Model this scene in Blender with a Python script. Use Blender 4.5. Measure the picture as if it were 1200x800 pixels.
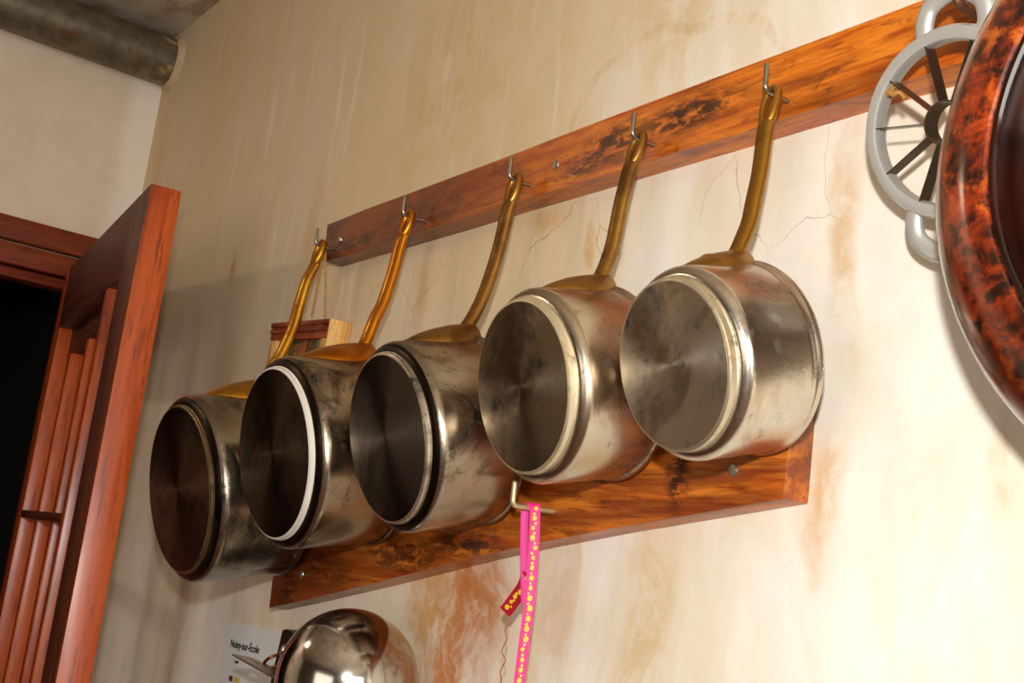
import bpy, bmesh, math, random
from mathutils import Vector, Matrix, Euler
PI = math.pi
random.seed(7)
scn = bpy.context.scene
for o in list(bpy.data.objects): bpy.data.objects.remove(o)
COL = scn.collection

# ---------------------------------------------------------------- camera
cam = bpy.data.objects.new('camera', bpy.data.cameras.new('camera'))
COL.objects.link(cam)
cR = Vector((0.6009, 0.7906, 0.1174)); cF = Vector((-0.7940, 0.5737, 0.2009)); cU = Vector((0.0914, -0.2140, 0.9726))
cF.normalize(); cR = (cR - cF * cR.dot(cF)).normalized(); cU = cR.cross(cF)
CAM = Vector((0, -0.5783, 0))
cam.matrix_world = Matrix(((cR.x, cU.x, -cF.x, CAM.x), (cR.y, cU.y, -cF.y, CAM.y), (cR.z, cU.z, -cF.z, CAM.z), (0, 0, 0, 1)))
cam.data.sensor_width = 36; cam.data.lens = 1318.34 / 1200 * 36
cam.data.clip_start = 0.01; cam.data.clip_end = 60
scn.camera = cam
# ---------------------------------------------------------------- world, lights, exposure
w = bpy.data.worlds.new('world'); scn.world = w; w.use_nodes = True
w.node_tree.nodes['Background'].inputs[0].default_value = (0.9, 0.8, 0.65, 1)
w.node_tree.nodes['Background'].inputs[1].default_value = 0.05
def lamp(name, typ, loc, energy, color, size=.05, rot=None, sy=None):
    l = bpy.data.lights.new(name, typ); l.energy = energy; l.color = color
    if typ == 'AREA':
        l.size = size
        if sy: l.shape = 'RECTANGLE'; l.size_y = sy
    else: l.shadow_soft_size = size
    o = bpy.data.objects.new(name, l); COL.objects.link(o); o.location = loc
    if rot: o.rotation_euler = rot
    return o
FL = CAM + cU * 0.12 - cF * 0.02
lamp('camera_flash', 'POINT', FL, 25.0, (1.0, 0.97, 0.93), .016)
lamp('ceiling_lamp', 'AREA', (-1.80, -1.15, 0.84), 2.6, (1.0, 0.84, 0.62), .16)
lamp('right_fill_light', 'AREA', (2.12, -0.85, 0.0), 30.0, (1.0, 0.94, 0.86), 1.0, (math.radians(90), 0, math.radians(80)), 1.2)  # added fill from the right, no window is built there
lamp('room_fill_light', 'AREA', (0.2, -2.5, -0.1), 10.0, (1.0, 0.93, 0.82), 1.5, (math.radians(90), 0, 0), 1.0)  # added soft fill from behind the camera, without a window of its own
scn.view_settings.view_transform = 'Standard'; scn.view_settings.look = 'None'
scn.view_settings.gamma = 1; scn.view_settings.use_curve_mapping = False
scn.view_settings.exposure = 0.0

# ---------------------------------------------------------------- node helpers
def lin(c):
    f = lambda v: (v / 12.92 if v <= .04045 else ((v + .055) / 1.055) ** 2.4)
    return tuple(f(x / 255) for x in c[:3]) + (1,)
class NT:
    def __init__(s, name):
        s.m = bpy.data.materials.new(name); s.m.use_nodes = True; s.t = s.m.node_tree
        s.b = s.t.nodes['Principled BSDF']
    def n(s, typ, **k):
        n = s.t.nodes.new(typ)
        for a, v in k.items(): setattr(n, a, v)
        return n
    def put(s, sock, v):
        if isinstance(v, bpy.types.NodeSocket): s.t.links.new(v, sock)
        else: sock.default_value = v
    def co(s, kind='Object'): return s.n('ShaderNodeTexCoord').outputs[kind]
    def pos(s): return s.n('ShaderNodeNewGeometry').outputs['Position']
    def mapg(s, v, scale=(1, 1, 1), loc=(0, 0, 0), rot=(0, 0, 0)):
        m = s.n('ShaderNodeMapping'); s.put(m.inputs[0], v)
        m.inputs['Scale'].default_value = scale; m.inputs['Location'].default_value = loc; m.inputs['Rotation'].default_value = rot
        return m.outputs[0]
    def noise(s, v, scale=5, detail=4, rough=.55, dist=0):
        n = s.n('ShaderNodeTexNoise'); s.put(n.inputs['Vector'], v)
        n.inputs['Scale'].default_value = scale; n.inputs['Detail'].default_value = detail
        n.inputs['Roughness'].default_value = rough; n.inputs['Distortion'].default_value = dist
        return n.outputs[0]
    def ramp(s, v, a, b, lo=0., hi=1.):
        m = s.n('ShaderNodeMapRange', interpolation_type='SMOOTHSTEP'); s.put(m.inputs[0], v)
        m.inputs[1].default_value = a; m.inputs[2].default_value = b; m.inputs[3].default_value = lo; m.inputs[4].default_value = hi
        return m.outputs[0]
    def math(s, op, a, b=0.):
        m = s.n('ShaderNodeMath', operation=op); s.put(m.inputs[0], a); s.put(m.inputs[1], b); return m.outputs[0]
    def mix(s, f, a, b, mode='MIX'):
        m = s.n('ShaderNodeMix', data_type='RGBA', blend_type=mode); s.put(m.inputs[0], f); s.put(m.inputs[6], a); s.put(m.inputs[7], b)
        return m.outputs[2]
    def bump(s, h, strength=.3, dist=.002):
        b = s.n('ShaderNodeBump'); b.inputs['Strength'].default_value = strength; b.inputs['Distance'].default_value = dist
        s.put(b.inputs['Height'], h); s.t.links.new(b.outputs[0], s.b.inputs['Normal'])
    def blob(s, v, cx, cz, rx, rz, soft=.5):
        """soft elliptical patch on the wall, centred at (cx, *, cz)"""
        m = s.mapg(v, (1 / rx, 0, 1 / rz), (-cx / rx, 0, -cz / rz))
        l = s.n('ShaderNodeVectorMath', operation='LENGTH'); s.put(l.inputs[0], m)
        return s.ramp(l.outputs['Value'], 1 + soft * .5, 1 - soft, 0, 1)
    def base(s, c=None, rough=None, metal=None, **k):
        if c is not None: s.put(s.b.inputs['Base Color'], c)
        if rough is not None: s.put(s.b.inputs['Roughness'], rough)
        if metal is not None: s.put(s.b.inputs['Metallic'], metal)
        for a, v in k.items(): s.put(s.b.inputs[a.replace('_', ' ')], v)
        return s.m

def plain(name, c, rough=.5, metal=0., var=.25, scale=60):
    t = NT(name); f = t.noise(t.co(), scale, 4)
    c = lin(c); d = tuple(x * (1 - var) for x in c[:3]) + (1,)
    return t.base(t.mix(f, d, c), rough, metal)

# wall plaster with stains
def plaster_main():
    t = NT('stained_plaster'); P = t.pos()
    wob = t.n('ShaderNodeTexNoise'); t.put(wob.inputs['Vector'], P); wob.inputs['Scale'].default_value = 9; wob.inputs['Detail'].default_value = 5
    dv = t.n('ShaderNodeVectorMath', operation='MULTIPLY_ADD'); t.put(dv.inputs[0], wob.outputs['Color'])
    dv.inputs[1].default_value = (.07, .07, .07); s2 = t.n('ShaderNodeVectorMath', operation='SUBTRACT'); t.put(s2.inputs[0], P)
    s2.inputs[1].default_value = (.035, .035, .035); t.put(dv.inputs[2], s2.outputs[0]); W = dv.outputs[0]
    cream = lin((236, 224, 200)); white = lin((246, 241, 230)); beige = lin((220, 194, 148)); ochre = lin((210, 160, 84)); brown = lin((196, 112, 30))
    big = t.noise(t.mapg(P, (2.6, 1, 1.3)), 2.2, 5, .6, .6)
    col = t.mix(t.ramp(big, .40, .62), cream, white)
    left = t.ramp(t.n('ShaderNodeSeparateXYZ').outputs[0], 0, 1)
    sep = t.n('ShaderNodeSeparateXYZ'); t.put(sep.inputs[0], W)
    gx = t.ramp(sep.outputs[0], -.60, -.80); gz = t.ramp(sep.outputs[2], -.2, .35)
    col = t.mix(t.math('MULTIPLY', gx, t.math('MULTIPLY', gz, .75)), col, beige)
    # vertical streaks (run marks of damp)
    st = t.noise(t.mapg(W, (16, 1, 2.2)), 1.6, 6, .62)
    sm = t.ramp(st, .50, .72)
    col = t.mix(t.math('MULTIPLY', sm, t.ramp(sep.outputs[0], -.45, -.75, .15, .6)), col, beige)
    st2 = t.noise(t.mapg(P, (30, 1, 3.5), (3, 0, 1)), 1.2, 6, .65)
    col = t.mix(t.math('MULTIPLY', t.ramp(st2, .56, .70), .45), col, white)
    fine = t.noise(t.mapg(W, (1, 1, .6)), 30, 6, .7)
    # stains of their own shape
    for (x, z, rx, rz, c, k) in [(-.447, .235, .014, .11, ochre, .6), (-.452, .085, .018, .035, ochre, .7), (-.458, .045, .010, .03, ochre, .35),
                                 (-.83, -.06, .065, .13, brown, .9), (-.80, -.02, .045, .05, brown, .7), (-.88, -.03, .05, .07, ochre, .8), (-.70, -.05, .035, .10, ochre, .4), (-.60, -.02, .035, .09, beige, .9),
                                 (-.63, .47, .10, .07, beige, .7), (-.33, .085, .012, .03, ochre, .5), (-.95, .52, .16, .16, ochre, .35), (-1.25, .40, .02, .07, ochre, .45),
                                 (-1.50, .38, .012, .03, brown, .6), (-.77, .30, .03, .015, ochre, .7), (-.705, .275, .008, .03, ochre, .8), (-.96, .275, .012, .05, ochre, .5),
                                 (-1.6, .75, .22, .14, beige, .6), (-1.93, .70, .05, .25, ochre, .35), (-.28, .12, .03, .2, beige, .5)]:
        m = t.blob(W, x - .035 + .035, z, rx, rz, .8)
        m = t.math('MULTIPLY', m, t.ramp(fine, .36, .60, .25, 1))
        col = t.mix(t.math('MULTIPLY', m, k), col, c)
    # tide line of the peeled patch near the top
    tl = t.blob(W, -.63, .40, .12, .055, .02); tl2 = t.blob(W, -.63, .396, .114, .051, .02)
    edge = t.math('MULTIPLY', t.math('SUBTRACT', tl, tl2), t.ramp(fine, .4, .6, .1, .75))
    col = t.mix(t.math('MULTIPLY', edge, .45), col, ochre)
    # cracks and specks
    vo = t.n('ShaderNodeTexVoronoi', feature='DISTANCE_TO_EDGE'); t.put(vo.inputs['Vector'], t.mapg(W, (1, 1, .8))); vo.inputs['Scale'].default_value = 11
    cr = t.ramp(vo.outputs[0], .006, .001)
    area = t.math('MAXIMUM', t.math('MAXIMUM', t.blob(P, -.74, .285, .10, .04, .4), t.blob(P, -.50, .29, .09, .05, .4)), t.blob(P, -1.0, .28, .08, .05, .4))
    col = t.mix(t.math('MULTIPLY', t.math('MULTIPLY', cr, area), .45), col, lin((140, 105, 80)))
    sp = t.ramp(t.noise(P, 160, 2), .74, .78)
    col = t.mix(t.math('MULTIPLY', sp, .55), col, lin((120, 80, 50)))
    h = t.math('ADD', t.noise(P, 14, 7, .6), t.math('MULTIPLY', st, .5))
    t.bump(h, .35, .004)
    return t.base(col, .62)
def plaster_side():
    t = NT('beige_plaster'); P = t.pos()
    f = t.noise(P, 5, 6, .6, .4)
    c = t.mix(t.ramp(f, .35, .7), lin((216, 196, 172)), lin((228, 212, 192)))
    sep = t.n('ShaderNodeSeparateXYZ'); t.put(sep.inputs[0], P)
    c = t.mix(t.math('MULTIPLY', t.ramp(t.math('ADD', sep.outputs[1], t.math('MULTIPLY', f, .04)), -.05, -.012), .7), c, lin((240, 234, 222)))
    t.bump(t.noise(P, 16, 6), .3, .003)
    return t.base(c, .7)
def plaster_ceiling():
    t = NT('ceiling_plaster'); P = t.pos(); f = t.noise(P, 6, 6, .65, .5)
    c = t.mix(t.ramp(f, .42, .66), lin((190, 178, 158)), lin((150, 120, 88)))
    t.bump(f, .4, .006); return t.base(c, .8)
def wood(name, dark, midc, light, axis='X', scale=1., rough=.38, burn=0., coat=.15, seed=0, bumps=.25, spots=(), redden=None):
    t = NT(name); O = t.co()
    ax_ = 'XYZ'.index(axis)
    def st(al, ac): return tuple(al * scale if i == ax_ else ac * scale for i in range(3))
    v = t.mapg(O, st(4, 55), (seed, seed * 1.7, seed * .6))
    g = t.noise(v, 1.6, 8, .68, 1.0); g2 = t.noise(t.mapg(O, st(3, 14), (seed, 1, 2)), 1.3, 4, .55, 1.4)
    c = t.mix(t.ramp(g, .36, .62), lin(midc), lin(light))
    c = t.mix(t.math('MULTIPLY', t.ramp(g2, .48, .68), .75), c, lin(dark))
    fl = t.noise(t.mapg(O, st(22, 190), (seed, 0, 4)), 1.5, 5, .65)
    c = t.mix(t.math('MULTIPLY', t.ramp(fl, .54, .64), .55), c, lin(dark))
    if burn:
        bz = t.noise(t.mapg(O, st(9, 20), (seed + 5, 0, 2)), 1.25, 8, .74, 1.0)
        c = t.mix(t.math('MULTIPLY', t.ramp(bz, .55, .63), burn), c, lin((40, 12, 4)))
    if redden:      # redder, darker stretch towards the left end
        sx = t.n('ShaderNodeSeparateXYZ'); t.put(sx.inputs[0], O)
        c = t.mix(t.math('MULTIPLY', t.ramp(t.math('ADD', sx.outputs[0], t.math('MULTIPLY', g2, .25)), redden[0], redden[1]), .75), c, lin((104, 34, 8)))
    for (x, z, rx, rz, k) in spots:      # scorch marks with a shape of their own
        bn = t.noise(t.mapg(O, st(34, 95), (seed + x, 0, z)), 1.3, 8, .75, .35)
        c = t.mix(t.math('MULTIPLY', t.math('MULTIPLY', t.blob(O, x, z, rx, rz, .7), t.ramp(bn, .42, .54)), k), c, lin((34, 10, 4)))
    t.bump(t.math('ADD', g, t.math('MULTIPLY', fl, .6)), bumps, .0012)
    return t.base(c, t.ramp(g, .3, .7, rough - .08, rough + .15), 0., Coat_Weight=coat, Coat_Roughness=.25)
def steel(name, tint, grime, gk, rough=.24, seed=0., an=0., radial=False, dark=(22, 15, 10), rot=0., thr=(.46, .66)):
    """scorched stainless steel: gk is how much of it is browned"""
    t = NT(name); O = t.co(); O2 = t.mapg(O, (1, 1, 1), (seed, seed * 2, seed * 3))
    f = t.noise(O2, 14, 8, .68, .7); f2 = t.noise(O2, 55, 6, .7); f3 = t.noise(t.mapg(O2, (60, 2.5, 60)), 2, 3)
    m = t.math('MULTIPLY', t.ramp(f, thr[0], thr[1]), gk)
    c = t.mix(m, lin(tint), lin(grime))
    m2 = t.math('MULTIPLY', t.math('MULTIPLY', t.ramp(f2, .53, .64), t.ramp(f, .42, .60)), min(1, gk * 1.1))
    c = t.mix(m2, c, lin(dark))
    r = t.math('ADD', t.ramp(f, .35, .7, rough, rough + .13), t.math('MULTIPLY', f3, .04))
    met = t.ramp(m2, 0, 1, 1., .55)
    k = {}
    if an:
        tg = t.n('ShaderNodeTangent', direction_type='RADIAL', axis='Y'); k = dict(Anisotropic=an, Anisotropic_Rotation=rot, Tangent=tg.outputs[0])
    t.bump(f2, .06, .0006)
    return t.base(c, r, met, **k)
def brass(name, c1, c2, rough=.3, seed=0.):
    t = NT(name); O = t.mapg(t.co(), (1, 1, 1), (seed, 0, seed)); f = t.noise(O, 26, 6, .65, .4); f2 = t.noise(O, 120, 4)
    c = t.mix(t.ramp(f, .38, .66), lin(c1), lin(c2))
    t.bump(f2, .1, .0006)
    return t.base(c, t.ramp(f, .3, .7, rough, rough + .12), .92)

# ---------------------------------------------------------------- mesh helpers
def link(name, me, mat=None, parent=None, smooth=True):
    if isinstance(me, bmesh.types.BMesh):
        bm = me; bmesh.ops.recalc_face_normals(bm, faces=bm.faces); me = bpy.data.meshes.new(name); bm.to_mesh(me); bm.free()
    o = bpy.data.objects.new(name, me); COL.objects.link(o)
    if mat: me.materials.append(mat)
    if smooth:
        for p in me.polygons: p.use_smooth = True
        me.set_sharp_from_angle(angle=math.radians(38))
    if parent: o.parent = parent
    return o
def thing(name, label, cat, group=None, mw=None):
    o = bpy.data.objects.new(name, None); o.empty_display_size = .02; COL.objects.link(o)
    if mw is not None: o.matrix_world = mw
    return tag(o, label, cat, group)
def tag(o, label, cat, group=None):
    o['label'] = label; o['category'] = cat
    if group: o['group'] = group
    return o
def struct(o): o['kind'] = 'structure'; return o
def box(bm, a, b, bev=0.):
    g = bmesh.ops.create_cube(bm, size=1)
    for v in g['verts']: v.co = Vector([a[i] if v.co[i] < 0 else b[i] for i in range(3)])
    if bev:
        es = list({e for v in g['verts'] for e in v.link_edges}); bmesh.ops.bevel(bm, geom=es, offset=bev, segments=2, affect='EDGES', profile=.5)
def boxo(name, a, b, mat, parent=None, bev=0.):
    bm = bmesh.new(); box(bm, a, b, bev); return link(name, bm, mat, parent)
def lathe(bm, prof, n=96, closed=False):
    """prof: (radius, h) ; axis is -Y (h grows towards -Y)"""
    rings = []
    for r, h in prof:
        if r < 1e-6: rings.append([bm.verts.new((0, -h, 0))])
        else: rings.append([bm.verts.new((r * math.cos(2 * PI * i / n), -h, r * math.sin(2 * PI * i / n))) for i in range(n)])
    pairs = list(zip(rings, rings[1:])) + ([(rings[-1], rings[0])] if closed else [])
    for a, b in pairs:
        for i in range(n):
            j = (i + 1) % n
            if len(a) == 1: bm.faces.new((a[0], b[i], b[j]))
            elif len(b) == 1: bm.faces.new((a[i], b[0], a[j]))
            else: bm.faces.new((a[i], b[i], b[j], a[j]))
def catmull(pts, sub=6, closed=False):
    P = [Vector(p) for p in pts]; n = len(P); out = []
    for i in range(n if closed else n - 1):
        p1, p2 = P[i], P[(i + 1) % n]
        p0 = P[i - 1] if (i or closed) else p1 * 2 - p2
        p3 = P[(i + 2) % n] if (closed or i + 2 < n) else p2 * 2 - p1
        for k in range(sub):
            u = k / sub
            out.append(.5 * ((2 * p1) + (-p0 + p2) * u + (2 * p0 - 5 * p1 + 4 * p2 - p3) * u * u + (-p0 + 3 * p1 - 3 * p2 + p3) * u ** 3))
    if not closed: out.append(P[-1])
    return out
def sweep(bm, path, rad, n=12, side=None, closed=False, cap=True):
    """tube along path; rad: number, or function t -> (half width along `side`, half thickness)"""
    path = [Vector(p) for p in path]; m = len(path); rings = []; prev = None
    for i, p in enumerate(path):
        a = path[(i - 1) % m] if (closed or i) else p; b = path[(i + 1) % m] if (closed or i < m - 1) else p
        T = (b - a).normalized()
        S = Vector(side) if side else (prev if prev else (Vector((0, 0, 1)) if abs(T.z) < .9 else Vector((1, 0, 0))))
        S = (S - T * S.dot(T)).normalized(); prev = S; U = T.cross(S)
        r = rad(i / (m - 1)) if callable(rad) else (rad, rad)
        rings.append([bm.verts.new(p + S * (r[0] * math.cos(2 * PI * k / n)) + U * (r[1] * math.sin(2 * PI * k / n))) for k in range(n)])
    for a, b in list(zip(rings, rings[1:])) + ([(rings[-1], rings[0])] if closed else []):
        for k in range(n): bm.faces.new((a[k], a[(k + 1) % n], b[(k + 1) % n], b[k]))
    if cap and not closed: bm.faces.new(rings[0][::-1]); bm.faces.new(rings[-1])
def prism(bm, poly, y0, y1, bev=0.):
    """polygon in x,z extruded between y0 and y1"""
    a = [bm.verts.new((x, y0, z)) for x, z in poly]; b = [bm.verts.new((x, y1, z)) for x, z in poly]; n = len(poly)
    bm.faces.new(a); bm.faces.new(b[::-1])
    for i in range(n): bm.faces.new((a[i], b[i], b[(i + 1) % n], a[(i + 1) % n]))
    if bev: bmesh.ops.bevel(bm, geom=list(bm.edges), offset=bev, segments=2, affect='EDGES', profile=.5)

# ---------------------------------------------------------------- the room
M_wall = plaster_main(); M_side = plaster_side(); M_ceil = plaster_ceiling()
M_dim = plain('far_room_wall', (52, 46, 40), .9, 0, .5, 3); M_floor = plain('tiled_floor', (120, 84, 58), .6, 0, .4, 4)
M_kit = plain('kitchen_far_wall', (92, 70, 48), .8, 0, .4, 2)
XL = -1.985; FZ = -1.5; CZ = .886; XR = 2.2; YF = -2.6
struct(boxo('wall_back', (XL - .2, 0, FZ), (XR, .15, CZ + .1), M_wall))
OY0, OY1, OZ = -.078, -.86, .392      # doorway in the left wall
bm = bmesh.new(); box(bm, (XL - .05, OY0 + .0, FZ), (XL, 0, CZ + .1)); box(bm, (XL - .05, YF, FZ), (XL, OY1, CZ + .1)); box(bm, (XL - .05, OY1, OZ + .03), (XL, OY0, CZ + .1))
struct(link('wall_left', bm, M_side))
struct(boxo('wall_right', (XR, YF, FZ), (XR + .1, .15, CZ + .1), M_kit))
struct(boxo('wall_front', (XL - .2, YF - .1, FZ), (XR + .1, YF, CZ + .1), M_kit))
struct(boxo('ceiling', (XL - .2, YF, CZ), (XR + .1, .15, CZ + .12), M_ceil))
struct(boxo('floor', (XL - 3.2, YF - .1, FZ - .1), (XR + .1, .15, FZ), M_floor))
# rounded plaster fillet in the room corner
bm = bmesh.new(); pr = [(XL - .005, -.05)] + [(XL + .05 - .05 * math.cos(a), -.05 + .05 * math.sin(a)) for a in [PI / 2 * k / 8 for k in range(9)]] + [(XL + .05, .01), (XL - .005, .01)]
lo = [bm.verts.new((x, y, FZ)) for x, y in pr]; hi = [bm.verts.new((x, y, CZ)) for x, y in pr]
for i in range(len(pr)): bm.faces.new((lo[i], lo[(i + 1) % len(pr)], hi[(i + 1) % len(pr)], hi[i]))
bm.faces.new(lo); bm.faces.new(hi[::-1])
# room beyond the doorway
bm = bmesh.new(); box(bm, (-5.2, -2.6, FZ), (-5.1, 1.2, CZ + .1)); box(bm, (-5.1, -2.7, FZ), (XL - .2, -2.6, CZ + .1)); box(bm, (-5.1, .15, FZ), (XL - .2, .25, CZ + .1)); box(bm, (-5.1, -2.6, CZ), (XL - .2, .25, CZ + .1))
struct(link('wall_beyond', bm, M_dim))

# ---------------------------------------------------------------- pipe
t = NT('painted_iron_pipe'); O = t.co(); f = t.noise(O, 40, 5, .6); f2 = t.noise(t.mapg(O, (1, .5, 1), (2, 0, 1)), 26, 4, .6)
c = t.mix(t.ramp(f, .35, .65), lin((84, 74, 56)), lin((108, 96, 74))); c = t.mix(t.ramp(f2, .66, .70), c, lin((104, 66, 40)))
sy_ = t.n('ShaderNodeSeparateXYZ'); t.put(sy_.inputs[0], O); c = t.mix(t.math('MULTIPLY', t.ramp(sy_.outputs[1], -.07, -.01), t.ramp(f2, .54, .62)), c, lin((180, 148, 100)))
M_pipe = t.base(c, .45, .2)
pp = thing('drain_pipe', 'fat grey-brown pipe running along the wall just below the ceiling', 'pipe', None, Matrix.Translation((-1.9405, 0, .8260)))
bm = bmesh.new(); lathe(bm, [(0, -.02), (.0432, -.02), (.0432, .6), (.0432, 1.4), (.0432, 2.55), (0, 2.55)], 48); link('tube', bm, M_pipe, pp)
bm = bmesh.new(); lathe(bm, [(.0405, .0), (.052, .0), (.050, .004), (.044, .010), (.0405, .012)], 40)
for v in bm.verts: v.co += Vector((random.uniform(-1, 1), 0, random.uniform(-1, 1))) * .0015
link('plaster_collar', bm, plain('flaky_plaster', (214, 188, 150), .8, 0, .4, 60), pp)

# ---------------------------------------------------------------- door frame and door
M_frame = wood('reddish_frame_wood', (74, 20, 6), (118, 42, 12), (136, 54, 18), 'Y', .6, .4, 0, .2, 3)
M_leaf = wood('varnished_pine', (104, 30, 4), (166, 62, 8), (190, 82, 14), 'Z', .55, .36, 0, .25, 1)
fr = bpy.data.objects.new('trim_1', None); COL.objects.link(fr); struct(fr)
boxo('head_board', (XL - .02, OY1 - .06, .442), (XL + .022, -.045, .4815), M_frame, fr, .003)
boxo('lower_head_board', (XL - .02, OY1 - .02, .404), (XL + .012, -.050, .4395), M_frame, fr, .003)
boxo('stop', (XL - .05, OY1, .385), (XL - .004, OY0, .402), M_frame, fr, .002)
boxo('jamb', (XL - .035, OY0 - .004, FZ), (XL + .012, OY0 + .035, .404), M_frame, fr, .002)
boxo('far_jamb', (XL - .15, OY1 - .06, FZ), (XL + .012, OY1 + .012, .404), M_frame, fr, .002)

dr = bpy.data.objects.new('door_1', None); COL.objects.link(dr); struct(dr)
ang = math.radians(173.18); LT = .0372; LL = .640
# local x: from the free edge to the hinge, local -y: towards the room, z: world
dx = Vector((math.cos(ang), math.sin(ang), 0)); dn = Vector((dx.y, -dx.x, 0))     # dn towards the wall
o0 = Vector((-1.3362, -.1799, 0))
dr.matrix_world = Matrix(((dx.x, dn.x, 0, o0.x), (dx.y, dn.y, 0, o0.y), (0, 0, 1, 0), (0, 0, 0, 1)))
ZT = .4116; ZB = FZ + .012
M_face = wood('shaded_face_pine', (40, 12, 4), (84, 30, 10), (104, 42, 14), 'Z', .55, .5, 0, .05, 1); M_facer = wood('shaded_face_rail', (36, 11, 4), (76, 28, 9), (96, 38, 13), 'X', .55, .5, 0, .05, 2)  # darker brown leaf faces, their grazing-light shade put into the wood colour
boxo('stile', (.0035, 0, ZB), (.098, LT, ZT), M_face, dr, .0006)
boxo('edge_strip', (0, 0, ZB), (.0035, LT, ZT), M_leaf, dr, .0006)
boxo('stile', (LL - .05, 0, ZB), (LL, LT, ZT), M_leaf, dr, .0012)
M_rail = wood('varnished_pine_rail', (84, 26, 6), (150, 62, 18), (176, 82, 26), 'X', .55, .36, 0, .25, 2)
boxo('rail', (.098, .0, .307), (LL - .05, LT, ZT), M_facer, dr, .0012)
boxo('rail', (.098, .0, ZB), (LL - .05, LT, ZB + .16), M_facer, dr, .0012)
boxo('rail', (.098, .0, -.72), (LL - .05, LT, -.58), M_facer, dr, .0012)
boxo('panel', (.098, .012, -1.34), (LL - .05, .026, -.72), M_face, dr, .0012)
boxo('panel', (.098, .021, .256), (LL - .05, .030, .307), M_facer, dr, .001)
boxo('bead', (.165, -.0, -.58), (.186, LT, .307), M_leaf, dr, .002)
for u in (.28, .432, .585): boxo('bar', (u, .005, -.58), (u + .020, .027, .262 - .03 * u), M_leaf, dr, .0025)
boxo('bead', (LL - .062, .0, -.58), (LL - .05, .026, .307), M_leaf, dr, .001)
boxo('glazing_bar', (.186, .0, -.004), (LL - .06, .024, .008), M_facer, dr, .001)

# ---------------------------------------------------------------- boards
M_b1 = wood('upper_board_wood', (98, 28, 4), (178, 76, 8), (224, 128, 26), 'X', 1., .34, .5, .25, 1.3, .25, [(-.575, .352, .06, .016, .95), (-.66, .348, .045, .02, .9), (-.70, .338, .03, .012, .8), (-1.08, .338, .05, .010, .9), (-1.15, .34, .03, .03, .7), (-.95, .345, .10, .03, .5)], (-.50, -.85))
M_b2 = wood('lower_board_wood', (96, 30, 5), (166, 72, 12), (212, 120, 32), 'X', 1., .36, .4, .2, 4.1, .25, [(-.555, .082, .012, .03, .95), (-.80, .020, .06, .012, .9), (-.90, .005, .07, .02, .8), (-1.12, -.045, .03, .02, .9), (-1.06, -.02, .08, .02, .6), (-.50, .11, .05, .02, .5)], (-.72, -1.0))
M_screw = plain('dull_screw_steel', (190, 184, 168), .35, .9, .3, 200)
def screw(parent, x, y, z, r=.0042):
    bm = bmesh.new(); lathe(bm, [(0, -.004), (r * .5, -.004), (r * .6, 0), (r, .0002), (r * .9, .0012), (r * .35, .0019), (0, .0019)], 20)
    box(bm, (-r * .7, -.0023, -r * .12), (r * .7, -.0017, r * .12))
    o = link('screw', bm, M_screw, parent); o.location = (x, y, z); o.rotation_euler = (0, random.uniform(0, 3), 0); return o
ub = thing('upper_board', 'long reddish brown wooden board across the top that all pan hooks are screwed into', 'board')
bm = bmesh.new()
top = [(-1.1613 + i * (1.27 / 14), .3721 + .0024 * min(1, i / 9) + random.uniform(-.0005, .0005)) for i in range(15)]
bot = [(-1.1545 + i * (1.263 / 14), .3247 - .0017 * i / 12 + random.uniform(-.0004, .0004)) for i in range(15)]
prism(bm, bot + top[::-1], -.0242, .0, .0011); link('board', bm, M_b1, ub)
for x, z in ((-1.121, .346), (-.7335, .3475), (-.05, .348)): screw(ub, x, -.0242, z)
lb = thing('lower_board', 'short sloping reddish brown board on the wall that the pans rest against', 'board')
bm = bmesh.new()
bot = [(-1.156, -.0668), (-1.084, -.053), (-.93, -.0215), (-.779, .0108), (-.70, .026), (-.614, .041), (-.4615, .0652)]
top = [(-.4600, .1255), (-.614, .1000), (-.779, .069), (-.93, .040), (-1.084, .008), (-1.1600, -.0065)]
prism(bm, bot + top, -.0242, .0, .0011); link('board', bm, M_b2, lb)
screw(lb, -.5044, -.0242, .083); screw(lb, -1.09, -.0242, -.026)

# ---------------------------------------------------------------- hooks
M_hook = plain('galvanised_hook', (176, 170, 150), .3, .95, .35, 300)
def wire_hook(x, z, tipz, ylen, label, lean=0., r=.0018, mat=None, group=None, dxy=0.):
    bm = bmesh.new(); y0 = -.0242; c = .0035
    path = [(x, y0 + .004, z)] + [(x + dxy * .3, y0 - ylen * .5, z), (x + dxy * .8, y0 - ylen + c, z)] + [(x + dxy, y0 - ylen + c - c * math.sin(a), z + c - c * math.cos(a)) for a in (PI / 8, PI / 4, 3 * PI / 8, PI / 2)] + [(x + dxy, y0 - ylen, (z + tipz) / 2 + .002), (x + dxy, y0 - ylen, tipz)]
    sweep(bm, path, r, 10, (1, 0, 0)); bmesh.ops.create_uvsphere(bm, u_segments=10, v_segments=6, radius=r, matrix=Matrix.Translation((x + dxy, y0 - ylen, tipz)))
    o = link('wall_hook', bm, mat or M_hook); return tag(o, label, 'hook', group)

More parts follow.
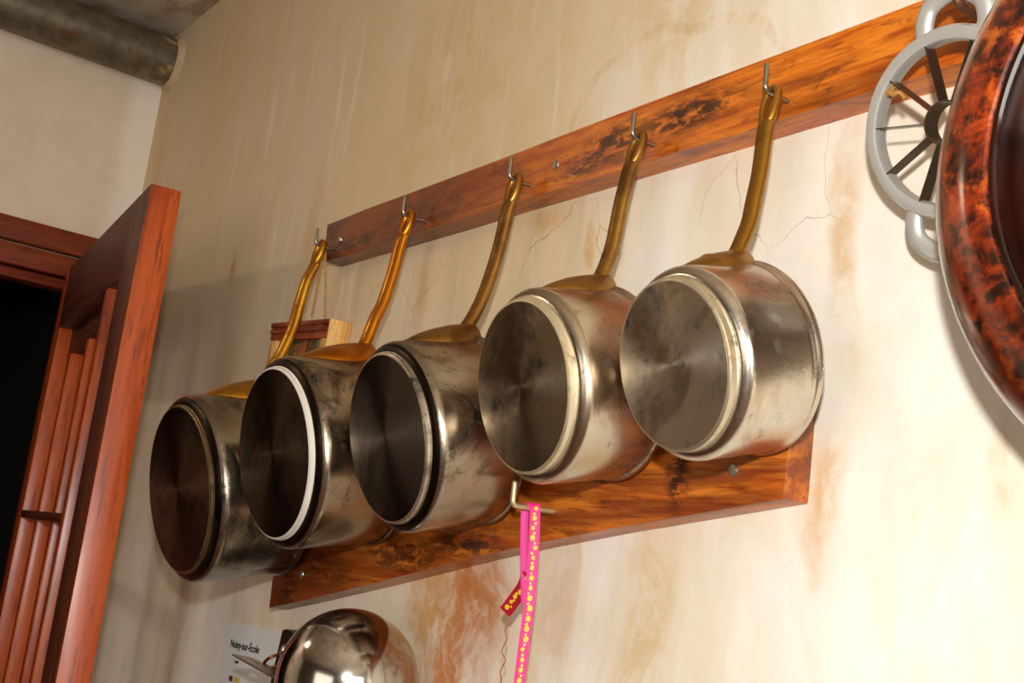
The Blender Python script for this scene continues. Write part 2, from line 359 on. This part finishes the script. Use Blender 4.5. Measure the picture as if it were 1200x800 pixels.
# ---------------------------------------------------------------- saucepans
M_soot = steel('sooty_steel', (54, 42, 32), (16, 11, 8), 1., .28, 6.6)
SP = 0
def saucepan(c, R, a, b, hook, hpts, label, plate_h, tints, roll_extra=0.):
    """c rim centre, R body radius, a pitch, b yaw; hook = where the handle eye hangs; hpts handle centre line (h/R, r/R)"""
    c = Vector(c) + Vector((0, -.0016, 0)); ax = Vector((math.sin(b), -math.cos(b) * math.cos(a), math.sin(a) * math.cos(b))).normalized()
    hk = Vector(hook); up = hk - c; up -= ax * up.dot(ax); up.normalize()
    Yp = -ax; Xp = Yp.cross(up).normalized(); H = 1.085 * R
    mw = Matrix(((Xp.x, Yp.x, up.x, c.x), (Xp.y, Yp.y, up.y, c.y), (Xp.z, Yp.z, up.z, c.z), (0, 0, 0, 1)))
    root = thing('saucepan', label, 'saucepan', 'saucepans hanging in a row', mw)
    Mbody, Mring, Mdisc, Mbr = tints
    hb = H - plate_h; rr = .13 * R; rd = .886 * R
    bm = bmesh.new()
    out = [(R * .955, .0), (R * 1.018, -.0008), (R * 1.032, .0006), (R * 1.034, .0022), (R * 1.022, .0040), (R * 1.002, .0056), (R, .009)]
    out += [(R, hb * .5), (R, hb - rr)] + [(R - rr + rr * math.cos(t), hb - rr + rr * math.sin(t)) for t in [PI / 2 * k / 9 for k in range(1, 10)]]
    out += [(rd * .98, hb), (0, hb)]
    inn = [(R * .955, .0), (R * .965, hb - .025), (R * .93, hb - .010), (R * .85, hb - .004), (0, hb - .004)]
    lathe(bm, out, 96); lathe(bm, inn, 96); bmesh.ops.remove_doubles(bm, verts=bm.verts, dist=1e-5)
    link('body', bm, Mbody, root)
    bm = bmesh.new(); e = .0009
    lathe(bm, [(0, hb + .0006), (rd * 1.012, hb - .001), (rd * 1.012, hb + .0006), (rd, hb + .0012), (rd, H - e), (rd - e, H - e * .3), (rd - .0020, H + .0001), (0, H + .0001)], 96)
    rg = link('base_ring', bm, Mring, root)
    bm = bmesh.new(); lathe(bm, [(0, H - .001), (rd - .0022, H - .001), (rd - .0022, H + .00035), (rd * .8, H + .0004), (rd * .5, H + .0003), (rd * .2, H + .0004), (0, H + .0003)], 96)
    link('base_disc', bm, Mdisc, rg)
    if R > .075:    # soot-blackened band where the bottom curves up
        bm = bmesh.new(); q0, q1 = math.radians(40), math.radians(84)
        arc = [(R - rr + (rr + .00025) * math.cos(q0 + (q1 - q0) * k / 8), hb - rr + (rr + .00025) * math.sin(q0 + (q1 - q0) * k / 8)) for k in range(9)]
        inn_ = [(R - rr + (rr - .0006) * math.cos(q0 + (q1 - q0) * k / 8), hb - rr + (rr - .0006) * math.sin(q0 + (q1 - q0) * k / 8)) for k in range(9)]
        lathe(bm, arc + inn_[::-1], 96, True); so = link('scorched_edge', bm, M_soot, root); so['label'] = 'black burnt band around the bottom edge'
    # handle: saddle pad + stem + eye, one casting
    bm = bmesh.new()
    n1, n2 = 20, 16; rows = []
    for i in range(n1 + 1):
        s = i / n1; h = (-.03 + .83 * s) * R
        topr = R * (1.0 + .165 * (1 - s ** 2.4)); hw = R * (.15 + .19 * math.sin(PI * min(1, .12 + s * .82)) ** .9) * math.sqrt(max(.02, 1 - s ** 5))
        row = []
        for j in range(n2 + 1):
            q = -math.cos(PI * j / n2); x = hw * q; rb = math.sqrt(max(0, R * R - x * x)); top_ = (topr - R) * (1 - abs(q) ** 2) ** .5 if abs(q) < 1 else 0
            row.append(bm.verts.new((x, -h, rb - .0006 + top_)))
        rows.append(row)
    for r0, r1 in zip(rows, rows[1:]):
        for j in range(n2): bm.faces.new((r0[j], r0[j + 1], r1[j + 1], r1[j]))
    for row in (rows[0], rows[-1]):
        low = [bm.verts.new((v.co.x, v.co.y, math.sqrt(max(0, R * R - v.co.x ** 2)) - .002)) for v in row]
        for j in range(n2): bm.faces.new((row[j], low[j], low[j + 1], row[j + 1]))
    sc = (R / .06) ** .55
    wi, th = .0066 * sc, .0046 * sc
    hl = mw.inverted() @ hk     # hook in local space; the eye's inner top rests on it
    eyeL = .029; st = .0025 * sc ** .6; ew = .0070 * sc ** .5
    path = [Vector((0, -h * R, r * R)) for h, r in hpts]
    d = (Vector((0, hl.y, hl.z)) - path[-2]).normalized()
    etop = Vector((0, hl.y, hl.z)) + d * (.0018 + st); ebot = etop - d * eyeL
    path = [p for p in path if (p - ebot).dot(d) < -.012]
    path = catmull([(0, -.42 * R, .99 * R), (0, -.20 * R, 1.03 * R), (0, -.03 * R, 1.11 * R)] + path + [ebot - d * .004, ebot + d * .003], 7)
    def rad(t):
        k = max(0, 1 - t / .34); e2 = max(0, (t - .80) / .20); e3 = max(0, (t - .95) / .05)
        return (wi * (1 + .9 * k * k) * (1 + .16 * e2) * math.sqrt(1 - .85 * e3 * e3), th * (1 + .8 * k * k) * (1 - .22 * e2))
    sweep(bm, path, rad, 16, (1, 0, 0))
    off = hl.x
    loop = []
    for k in range(40):
        q = 2 * PI * k / 40; y = -math.cos(q); x = math.sin(q)
        wd = ew * (.86 + .14 * y)
        loop.append((ebot + etop) / 2 + d * (y * eyeL / 2) + Vector((x * wd + off * (y + 1) / 2, 0, 0)))
    nrm = d.cross(Vector((1, 0, 0))).normalized()
    sweep(bm, loop, lambda t: (st * 1.35, st), 12, nrm, closed=True)
    link('handle', bm, Mbr, root)
    return root

def pan_mats(i, body, ring, disc, br):
    return (steel('pan_body_steel_%s' % i, *body), steel('pan_ring_steel_%s' % i, *ring), steel('pan_base_steel_%s' % i, *disc), brass('handle_brass_%s' % i, *br))
W = {'an': .75, 'radial': True}
def disc_m(i, tint, grime, gk, rough, seed, thr=(.46, .66)): return steel('pan_base_%s' % i, tint, grime, gk, rough, seed, .82, True, (20, 14, 9), .25, thr)
pans = [
 # smallest (right) .. largest (left)
 dict(c=(-.4787, -.0423, .1519), R=.06024, a=-.2651, b=-.1162, hook=(-.4815, -.0395, .3355), ph=.0064,
      hp=[(-.10, 1.27), (-.24, 1.47), (-.34, 1.69), (-.50, 2.04), (-.62, 2.41), (-.72, 2.70)],
      label='smallest saucepan, cleanest pale steel base, at the right end of the row',
      m=(steel('pale_pan_body', (212, 206, 194), (172, 138, 92), .5, .17, 1.1, .35), steel('pale_pan_ring', (226, 216, 190), (196, 160, 104), .8, .42, .4), disc_m('pale', (176, 168, 154), (112, 92, 68), .8, .27, 2.2), brass('handle_brass_a', (176, 128, 48), (140, 100, 40), .30, 1))),
 dict(c=(-.6164, -.0406, .1445), R=.06944, a=-.2177, b=-.1038, hook=(-.6115, -.0395, .3355), ph=.0058,
      hp=[(-.14, 1.40), (-.24, 1.68), (-.32, 1.93), (-.42, 2.22), (-.50, 2.42)],
      label='second saucepan from the right, cream ring around its brown-grey base and a browned handle pad',
      m=(steel('brownish_pan_body', (204, 194, 176), (146, 108, 66), .6, .18, 3.3, .35), steel('cream_pan_ring', (236, 226, 198), (200, 160, 96), .7, .5, 1.4), disc_m('brown', (146, 134, 114), (84, 64, 44), .85, .27, 5.2), brass('handle_brass_b', (170, 126, 56), (118, 82, 40), .32, 2))),
 dict(c=(-.7743, -.0441, .1140), R=.07717, a=-.246, b=-.0756, hook=(-.768, -.0395, .3360), ph=.0045,
      hp=[(-.18, 1.38), (-.37, 1.74), (-.52, 2.10), (-.62, 2.40), (-.68, 2.58)],
      label='middle saucepan of the five, dark grey scorched base with a thin bright edge',
      m=(steel('scorched_pan_body', (172, 160, 142), (78, 52, 34), .9, .18, 7.7, .35), steel('thin_pan_ring', (226, 216, 196), (120, 100, 76), .8, .35, 2.4), disc_m('darkgrey', (110, 100, 86), (46, 36, 26), .9, .26, 8.2), brass('handle_brass_c', (164, 118, 54), (104, 70, 36), .32, 3))),
 dict(c=(-.9564, -.0431, .1006), R=.08882, a=-.194, b=-.0243, hook=(-.9455, -.0395, .3365), ph=.0048,
      hp=[(-.12, 1.42), (-.22, 1.60), (-.36, 1.97), (-.45, 2.28), (-.50, 2.45)],
      label='second saucepan from the left, black base inside a bright white ring, orange brass handle',
      m=(steel('burnt_pan_body', (168, 154, 134), (64, 42, 28), .95, .18, 12.7, .35), plain('whitish_ring', (238, 232, 222), .4, .2, .1, 120), disc_m('black', (84, 66, 50), (24, 16, 11), .95, .33, 11.2), brass('handle_brass_d', (206, 132, 30), (178, 100, 20), .26, 4))),
 dict(c=(-1.1473, -.0455, .0669), R=.0976, a=-.2083, b=.0009, hook=(-1.1345, -.0395, .3370), ph=.0040,
      hp=[(-.00, 1.25), (-.11, 1.42), (-.20, 1.586), (-.288, 1.78), (-.366, 2.03), (-.45, 2.27)],
      label='largest saucepan, blackened base, hanging nearest the door at the left end',
      m=(steel('dark_pan_body', (160, 150, 134), (66, 50, 36), .85, .18, 17.7, .35), steel('dark_pan_ring', (150, 130, 96), (70, 56, 40), .9, .30, 3.4), disc_m('brownblack', (92, 66, 46), (20, 13, 9), .95, .33, 15.2), brass('handle_brass_e', (206, 152, 50), (170, 112, 30), .28, 5)))]
names = ['right end of the board, holding the smallest pan', 'between the smallest and the middle pan, holding the cream-ringed pan', 'centre of the row, holding the middle pan',
         'second from the left end, holding the pan with the orange handle', 'left tip of the board, holding the largest pan']
for p, nm in zip(pans, names):
    saucepan(p['c'], p['R'], p['a'], p['b'], p['hook'], p['hp'], p['label'], p['ph'], p['m'])
    hx, hy, hz = p['hook']
    wire_hook(hx, hz, hz + .0175, .0235, 'thin steel wire hook ' + nm, group='pan hooks on the upper board')

# ---------------------------------------------------------------- L hook and ribbon on the lower board
M_gold = plain('brassy_hook', (216, 200, 150), .42, .7, .3, 200)
wire_hook(-.6864, .0508, .0675, .0395, 'pale brass L-shaped hook on the lower board with a pink ribbon over it', r=.0023, mat=M_gold, group=None)
def cloth(name, c): return plain(name, c, .55, 0, .12, 400)
M_pink = cloth('pink_ribbon_satin', (240, 40, 130)); M_crim = cloth('crimson_ribbon_back', (170, 12, 36)); M_dot = cloth('yellow_print', (240, 200, 40))
rb = thing('polka_dot_ribbon', 'pink ribbon with yellow dots looped over the brass hook, one crimson end sticking out', 'ribbon')
def strip(name, pts, wdir, hw, mat, parent, thick=.0005):
    """ribbon band: pts centre line; wdir width direction"""
    bm = bmesh.new(); wd = Vector(wdir).normalized()
    sweep(bm, pts, lambda t: (hw, thick), 8, wd); return link(name, bm, mat, parent)
def dots(name, P, wdir, hw, parent, mat, step=.0066, seed=1):
    rnd = random.Random(seed); bm = bmesh.new(); wd = Vector(wdir).normalized(); acc = 0; big = True
    L = [0]
    for a, b in zip(P, P[1:]): L.append(L[-1] + (b - a).length)
    s = .004
    while s < L[-1] - .003:
        i = max(k for k in range(len(L)) if L[k] <= s); i = min(i, len(P) - 2)
        T = (P[i + 1] - P[i]).normalized(); c = P[i] + T * (s - L[i]); N = T.cross(wd).normalized()
        if N.y > 0: N = -N
        r = rnd.uniform(.0014, .0020) if big else rnd.uniform(.0007, .0011); c = c + wd * rnd.uniform(-.3, .3) * hw + N * .0008
        vs = [bm.verts.new(c + wd * r * math.cos(q) + T * r * 1.15 * math.sin(q)) for q in [2 * PI * k / 12 for k in range(12)]]
        vb = [bm.verts.new(v.co - N * .0003) for v in vs]
        bm.faces.new(vs); bm.faces.new(vb[::-1])
        for k in range(12): bm.faces.new((vs[k], vs[(k + 1) % 12], vb[(k + 1) % 12], vb[k]))
        s += step * (.62 if big else .5); big = not big
    o = link(name, bm, mat, parent, False); o['kind'] = 'stuff'; return o
wv = (.60, .79, .10)
fr_pts = catmull([(-.6856, -.0480, .0500), (-.6845, -.0500, .0535), (-.6760, -.0535, .0500), (-.6735, -.0535, .040), (-.6715, -.0530, .010), (-.6725, -.0530, -.030), (-.6745, -.0530, -.080), (-.676, -.0530, -.140), (-.677, -.053, -.25)], 5)
fr_pts = catmull([(-.6830, -.0475, .0500), (-.6820, -.0475, .0537), (-.6795, -.0478, .0528), (-.6778, -.048, .047), (-.6745, -.048, .020), (-.6725, -.048, -.020), (-.6735, -.048, -.060), (-.675, -.048, -.14), (-.677, -.048, -.25)], 6)
fb_ = strip('front_band', fr_pts, wv, .0041, M_pink, rb); dots('printed_dots', fr_pts[10:], wv, .0041, fb_, M_dot)
bk = catmull([(-.6905, -.0475, .0535), (-.6915, -.0475, .050), (-.6895, -.047, .030), (-.6840, -.0465, .000), (-.6800, -.0460, -.02)], 6)
strip('back_band', bk, wv, .0030, cloth('magenta_ribbon_side', (226, 50, 150)), rb)
tl = catmull([(-.6815, -.0455, .002), (-.6850, -.0455, -.008), (-.6935, -.046, -.0185), (-.7030, -.0465, -.0290)], 6)
ce_ = strip('crimson_end', tl, (.62, .5, -.6), .0052, M_crim, rb); dots('printed_dots', tl, (.62, .5, -.6), .0052, ce_, M_dot, .0052, 5)
bm = bmesh.new(); sweep(bm, catmull([(-.7030, -.0465, -.030), (-.6985, -.046, -.036), (-.7020, -.045, -.043), (-.6990, -.045, -.049), (-.7045, -.044, -.058), (-.7000, -.043, -.064), (-.7060, -.042, -.073), (-.7035, -.042, -.082), (-.7065, -.042, -.12)], 5), .0005, 6)
link('frayed_thread', bm, plain('brown_thread', (176, 100, 64), .8), ce_)

# ---------------------------------------------------------------- little framed picture on twine
fa = Matrix.Translation((-1.1865, 0, .2578)) @ Matrix.Rotation(math.radians(4.2), 4, 'Y')
pf = thing('picture_frame', 'small chunky wooden frame with a dark picture hanging on twine behind the pans', 'picture frame', None, fa)
M_red = wood('red_frame_wood', (90, 26, 10), (150, 62, 30), (180, 92, 50), 'X', 1.6, .5, 0, .05, 2)
M_pine = wood('pale_pine', (190, 120, 46), (224, 170, 92), (240, 196, 124), 'Z', 1.4, .5, 0, .05, 6)
bm = bmesh.new(); box(bm, (-.0765, -.026, -.0215), (.0765, -.006, -.0005), .001); box(bm, (-.0765, -.028, -.006), (.0765, -.025, -.0005), .0006); box(bm, (-.0765, -.028, -.0135), (.0765, -.025, -.009), .0006); link('top_rail', bm, M_red, pf)
for s in (-1, 1): boxo('stile', (min(s * .0765, s * .058), -.025, -.13), (max(s * .0765, s * .058), -.001, -.0215), M_pine, pf, .001)
boxo('side_cheek', (.0766, -.0275, -.13), (.0800, -.001, .0), M_pine, pf, .0008)
boxo('bottom_rail', (-.0765, -.026, -.15), (.0765, -.006, -.13), M_red, pf, .001)
t = NT('faded_picture'); O = t.co(); f = t.noise(O, 26, 4, .6, 1.2); g = t.noise(t.mapg(O, (1, 1, 1), (4, 2, 1)), 40, 3)
c = t.mix(t.ramp(f, .42, .58), lin((64, 74, 54)), lin((170, 90, 36))); c = t.mix(t.ramp(g, .52, .66), c, lin((206, 160, 70)))
sx = t.n('ShaderNodeSeparateXYZ'); t.put(sx.inputs[0], O); c = t.mix(t.ramp(sx.outputs[0], .036, .042), c, lin((110, 150, 96)))
boxo('picture', (-.058, -.018, -.13), (.058, -.014, -.0215), t.base(c, .5), pf)
M_tw = plain('hemp_twine', (196, 140, 70), .85, 0, .4, 500)
for nm, a, b in (('twine', (-1.1372, -.0345, .3365), (-1.1520, -.030, .2580)), ('twine', (-1.1345, -.0345, .3365), (-1.118, -.030, .2545))):
    bm = bmesh.new(); sweep(bm, catmull([a, tuple((a[i] + b[i]) / 2 + (.001 if i == 0 else 0) for i in range(3)), b], 6), .0011, 8)
    o = link(nm, bm, M_tw, pf); o.matrix_parent_inverse = fa.inverted()
# ---------------------------------------------------------------- apple slicer
al = plain('cast_aluminium', (206, 206, 200), .42, .55, .12, 90); M_bl = plain('thin_steel_blade', (120, 106, 88), .3, .85, .3, 200)
a_, b_ = -.2575, -.0369
ax = Vector((math.sin(b_), -math.cos(b_) * math.cos(a_), math.sin(a_) * math.cos(b_))).normalized(); up = (Vector((0, 0, 1)) - ax * ax.z).normalized(); Xp = (-ax).cross(up)
c0 = Vector((-.3444, -.0451, .2764)); mw = Matrix(((Xp.x, -ax.x, up.x, c0.x), (Xp.y, -ax.y, up.y, c0.y), (Xp.z, -ax.z, up.z, c0.z), (0, 0, 0, 1)))
asl = thing('apple_slicer', 'round grey aluminium apple slicer with radial blades hanging on the upper board', 'slicer', None, mw)
bm = bmesh.new(); lathe(bm, [(.0455, -.004), (.0450, .003), (.0462, .0052), (.0495, .0062), (.0528, .0050), (.0545, .002), (.0545, -.003), (.0520, -.0055), (.0480, -.0058)], 72, True)
link('ring', bm, al, asl)
bm = bmesh.new(); lathe(bm, [(.0116, -.006), (.0116, .006), (.0126, .006), (.0126, -.006)], 36, True); link('core_cutter', bm, M_bl, asl)
for k in range(10):
    q = math.radians(26 + 36 * k); bm = bmesh.new(); box(bm, (.0122, -.0055, -.0003), (.0458, .0040, .0003))
    o = link('blade', bm, M_bl, asl, False); o.rotation_euler = (0, -q, 0)
for s in (1, -1):
    bm = bmesh.new(); rt = Matrix.Rotation(math.radians(-11 if s > 0 else 169), 3, Vector((0, -1, 0)))
    pth = [rt @ Vector(p) for p in catmull([(-.0185, 0, .0475), (-.0195, 0, .056), (-.0165, 0, .0655), (-.008, 0, .0715), (0, 0, .0735), (.008, 0, .0715), (.0165, 0, .0655), (.0195, 0, .056), (.0185, 0, .0475)], 5)]
    sweep(bm, pth, lambda t: (.0038, .0058), 14, (0, 1, 0)); link('grip', bm, al, asl)
bm = bmesh.new()
for k in range(3): sweep(bm, [Vector((-.0345, .0, .0285)) + Vector((.0042 * math.cos(q + k * .5), .0042 * math.sin(q) * (.8 + .2 * k), .0030 * math.sin(q + k)) ) for q in [2 * PI * j / 14 for j in range(14)]], .0008, 6, None, True)
sweep(bm, catmull([(-.036, -.004, .028), (-.030, -.006, .024), (-.026, -.006, .0245), (-.023, -.005, .020)], 4), .0011, 6); link('twine_knot', bm, M_tw, asl)
hp = mw @ Vector((.0155, 0, .0648))
wire_hook(hp.x, hp.z - .0025, hp.z + .024, .042, 'rust-brown hook at the top right holding the apple slicer', r=.0026, mat=plain('rusty_hook', (130, 84, 60), .5, .6, .4, 200))

# ---------------------------------------------------------------- large glazed dish at the right
t = NT('mottled_red_enamel'); O = t.co(); f = t.noise(O, 70, 7, .66, .5); g = t.noise(O, 11, 4, .6)
c = t.mix(t.ramp(f, .36, .60), lin((40, 8, 3)), lin((142, 46, 8))); c = t.mix(t.ramp(t.math('ADD', f, t.math('MULTIPLY', g, .45)), .74, .95), c, lin((190, 96, 22)))
c = t.mix(t.ramp(t.noise(O, 90, 5), .50, .66), c, lin((26, 6, 3)))
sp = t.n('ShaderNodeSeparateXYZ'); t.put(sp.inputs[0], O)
c = t.mix(t.math('MULTIPLY', t.ramp(t.math('ADD', sp.outputs[2], t.math('MULTIPLY', g, .08)), .03, -.10), .85), c, lin((20, 4, 3)))  # shade of the down-facing lower part put into the enamel colour
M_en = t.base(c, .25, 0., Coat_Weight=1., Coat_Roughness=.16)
t = NT('dark_brown_enamel'); O = t.co(); f = t.noise(O, 22, 6, .6, .5)
M_dk = t.base(t.mix(t.ramp(f, .4, .7), lin((16, 5, 4)), lin((44, 12, 6))), .16, .3, Coat_Weight=.8, Coat_Roughness=.08)
t = NT('copper_brown_well'); O = t.co(); f = t.noise(O, 16, 6, .6, .5)
M_cop = t.base(t.mix(t.ramp(f, .4, .7), lin((48, 16, 6)), lin((120, 52, 18))), .3, .8)
dsh = thing('round_dish', 'large round mottled red-brown dish on the wall, cut by the right edge', 'dish', None, Matrix.Translation((-.1476, 0, .2147)))
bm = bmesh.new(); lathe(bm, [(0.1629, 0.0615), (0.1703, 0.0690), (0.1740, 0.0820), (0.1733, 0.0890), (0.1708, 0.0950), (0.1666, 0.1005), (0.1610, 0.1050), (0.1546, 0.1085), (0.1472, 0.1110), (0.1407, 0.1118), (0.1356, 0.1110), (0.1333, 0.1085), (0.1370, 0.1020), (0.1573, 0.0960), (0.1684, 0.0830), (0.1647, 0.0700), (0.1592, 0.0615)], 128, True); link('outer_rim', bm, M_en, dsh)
bm = bmesh.new(); lathe(bm, [(0.1347, 0.1082), (0.1333, 0.1105), (0.1310, 0.1108), (0.1291, 0.1085), (0.1277, 0.1010), (0.1263, 0.0930), (0.1231, 0.0890), (0.1185, 0.0880), (0.1185, 0.0820), (0.1296, 0.0860), (0.1342, 0.0980)], 128, True); link('inner_ridge', bm, M_dk, dsh)
bm = bmesh.new(); lathe(bm, [(0.0000, 0.0760), (0.1240, 0.0800), (0.1236, 0.0875), (0.1018, 0.0850), (0.0555, 0.0830), (0.0000, 0.0830)], 96); link('well', bm, M_cop, dsh)

bm = bmesh.new(); sweep(bm, [(.016 * math.cos(q), -.075, .180 + .016 * math.sin(q)) for q in [2 * PI * j / 24 for j in range(24)]], .003, 8, (0, 1, 0), True); link('hanging_loop', bm, M_bl, dsh)
wire_hook(-.1476, .4055, .428, .060, 'hook above the upper board carrying the large red-brown dish', r=.0028)
# ---------------------------------------------------------------- paper on the wall
ps = thing('price_sheet', 'pale printed sheet on the wall behind the steel dome', 'paper', None, Matrix.Translation((-1.3061, -.0006, -.0953)) @ Matrix.Rotation(math.radians(-1.2), 4, 'Y'))
M_pap = plain('pale_paper', (232, 238, 238), .7, 0, .05, 20); M_ink = plain('dark_ink', (40, 50, 54), .8)
boxo('sheet', (0, -.0006, -.297), (.200, .0004, 0), M_pap, ps)
def text(s, size, loc, mat, parent, name):
    cu = bpy.data.curves.new(name, 'FONT'); cu.body = s; cu.size = size; cu.extrude = .0002; cu.offset = size * .018
    o = bpy.data.objects.new(name, cu); COL.objects.link(o); dg = bpy.context.evaluated_depsgraph_get(); me = bpy.data.meshes.new_from_object(o.evaluated_get(dg)); bpy.data.objects.remove(o)
    o = link(name, me, mat, parent, False); o.rotation_euler = (PI / 2, 0, 0); o.location = loc; return o
text('Noisy-sur-École', .0122, (.016, -.0008, -.0275), M_ink, ps, 'printed_title')
text('Lundi', .0050, (.034, -.0008, -.044), M_ink, ps, 'printed_word'); text('Mardi', .0050, (.092, -.0008, -.044), M_ink, ps, 'printed_word')
M_mar = plain('maroon_print', (120, 40, 40), .8); M_yel = plain('yellow_print_ink', (236, 204, 110), .8)
for r_ in range(9):
    z = -.062 - r_ * .0125
    for x0, x1, mm in ((.026, .036, M_mar), (.040, .056, M_yel), (.098, .126, M_yel)): boxo('printed_mark', (x0, -.0009, z - .003), (x1, -.0005, z + .003), mm, ps)

# ---------------------------------------------------------------- polished steel dome, its handle, dark utensil behind
BR = .0622; bc = Vector((-.8928, -.0655, -.1080))
t = NT('polished_steel'); O = t.co(); f = t.noise(O, 60, 5)
M_pol = t.base(t.mix(t.ramp(f, .6, .75), lin((190, 186, 178)), lin((140, 122, 100))), .14, 1.)
dm = thing('steel_bowl', 'polished steel dome-shaped bowl upside down under the lower board', 'bowl', None, Matrix.Translation(bc))
bm = bmesh.new()
pr = [(BR * math.cos(q), BR * math.sin(q)) for q in [PI / 2 * k / 20 for k in range(21)]]
pr = [(BR * 1.0, -.012), (BR * 1.0, -.004)] + pr[:-1] + [(0, BR)]
pi = [(BR * 1.0, -.012), (BR * .975, -.012), (BR * .97, 0), (BR * .8, BR * .56), (BR * .4, BR * .88), (0, BR * .975)]
def lathez(bm, prof, n=80):
    tmp = len(bm.verts); lathe(bm, prof, n); bm.verts.ensure_lookup_table()
    for v in bm.verts[tmp:]: v.co = Vector((v.co.x, v.co.z, -v.co.y))
lathez(bm, pr); lathez(bm, pi); link('dome', bm, M_pol, dm)
bm = bmesh.new(); lathez(bm, [(BR * 1.0, -.0165), (BR * 1.035, -.015), (BR * 1.045, -.0125), (BR * 1.035, -.010), (BR * .998, -.0085)]); link('rolled_rim', bm, M_pol, dm)
bm = bmesh.new(); bmesh.ops.create_uvsphere(bm, u_segments=20, v_segments=12, radius=.0055)
for v in bm.verts: v.co.y *= .5
rv = link('rivet', bm, M_pol, dm)
dv = Vector((-.42, -.74, .30)).normalized(); rv.location = dv * BR; rv.rotation_euler = dv.to_track_quat('-Y', 'Z').to_euler()
# flat handle with a slot
bm = bmesh.new()
A = Vector((-.060, -.008, -.0165)); B = Vector((-.2047, -.0075, -.0050)); d = (B - A).normalized(); sd = Vector((0, 1, -.12)); sd = (sd - d * sd.dot(d)).normalized(); n = sd.cross(d)
outl = [(0, -.014), (.3, -.014), (.75, -.0130), (.99, -.0118), (1.0, .0105), (.8, .015), (.4, .022), (0, .024)]; L = (B - A).length
slot = [(.72, -.0035), (.90, -.0035), (.90, .0035), (.72, .0035)]
def P3(u, v, k): return A + d * (u * L) + sd * v + n * k
for k0 in (0,):
    o_t = [bm.verts.new(P3(u, v, .0007)) for u, v in outl]; o_b = [bm.verts.new(P3(u, v, -.0007)) for u, v in outl]
    s_t = [bm.verts.new(P3(u, v, .0007)) for u, v in slot]; s_b = [bm.verts.new(P3(u, v, -.0007)) for u, v in slot]
    for O_, S_ in ((o_t, s_t), (o_b, s_b)):
        es = [bm.edges.new((O_[i], O_[(i + 1) % 8])) for i in range(8)] + [bm.edges.new((S_[i], S_[(i + 1) % 4])) for i in range(4)]
        bmesh.ops.triangle_fill(bm, edges=es, use_beauty=True)
    for X_, Y_, m_ in ((o_t, o_b, 8), (s_t, s_b, 4)):
        for i in range(m_): bm.faces.new((X_[i], X_[(i + 1) % m_], Y_[(i + 1) % m_], Y_[i]))
link('handle', bm, plain('dull_flat_steel', (176, 164, 146), .3, .9, .2, 80), dm, False)
bm = bmesh.new(); sweep(bm, [P3(.74 + .10 * math.cos(q), .018 + .008 * math.sin(q), .006 + .007 * math.sin(q)) for q in [2 * PI * j / 24 for j in range(24)]], .0017, 8, None, True)
link('copper_loop', bm, plain('brown_copper_wire', (130, 76, 44), .35, .9, .3, 200), dm)
dk = thing('black_utensil_handle', 'dark plastic utensil handle with a pale mark just behind the steel dome', 'utensil', None, Matrix.Translation((-1.062, 0, -.090)) @ Matrix.Rotation(math.radians(9), 4, 'Y'))
M_blk = plain('dark_plastic', (20, 14, 14), .35, 0, .3, 100)
bm = bmesh.new(); box(bm, (-.045, -.030, -.15), (.02, -.002, 0), .004); link('grip', bm, M_blk, dk)
boxo('pale_mark', (-.022, -.0306, -.020), (-.004, -.0298, -.016), M_pap, dk)
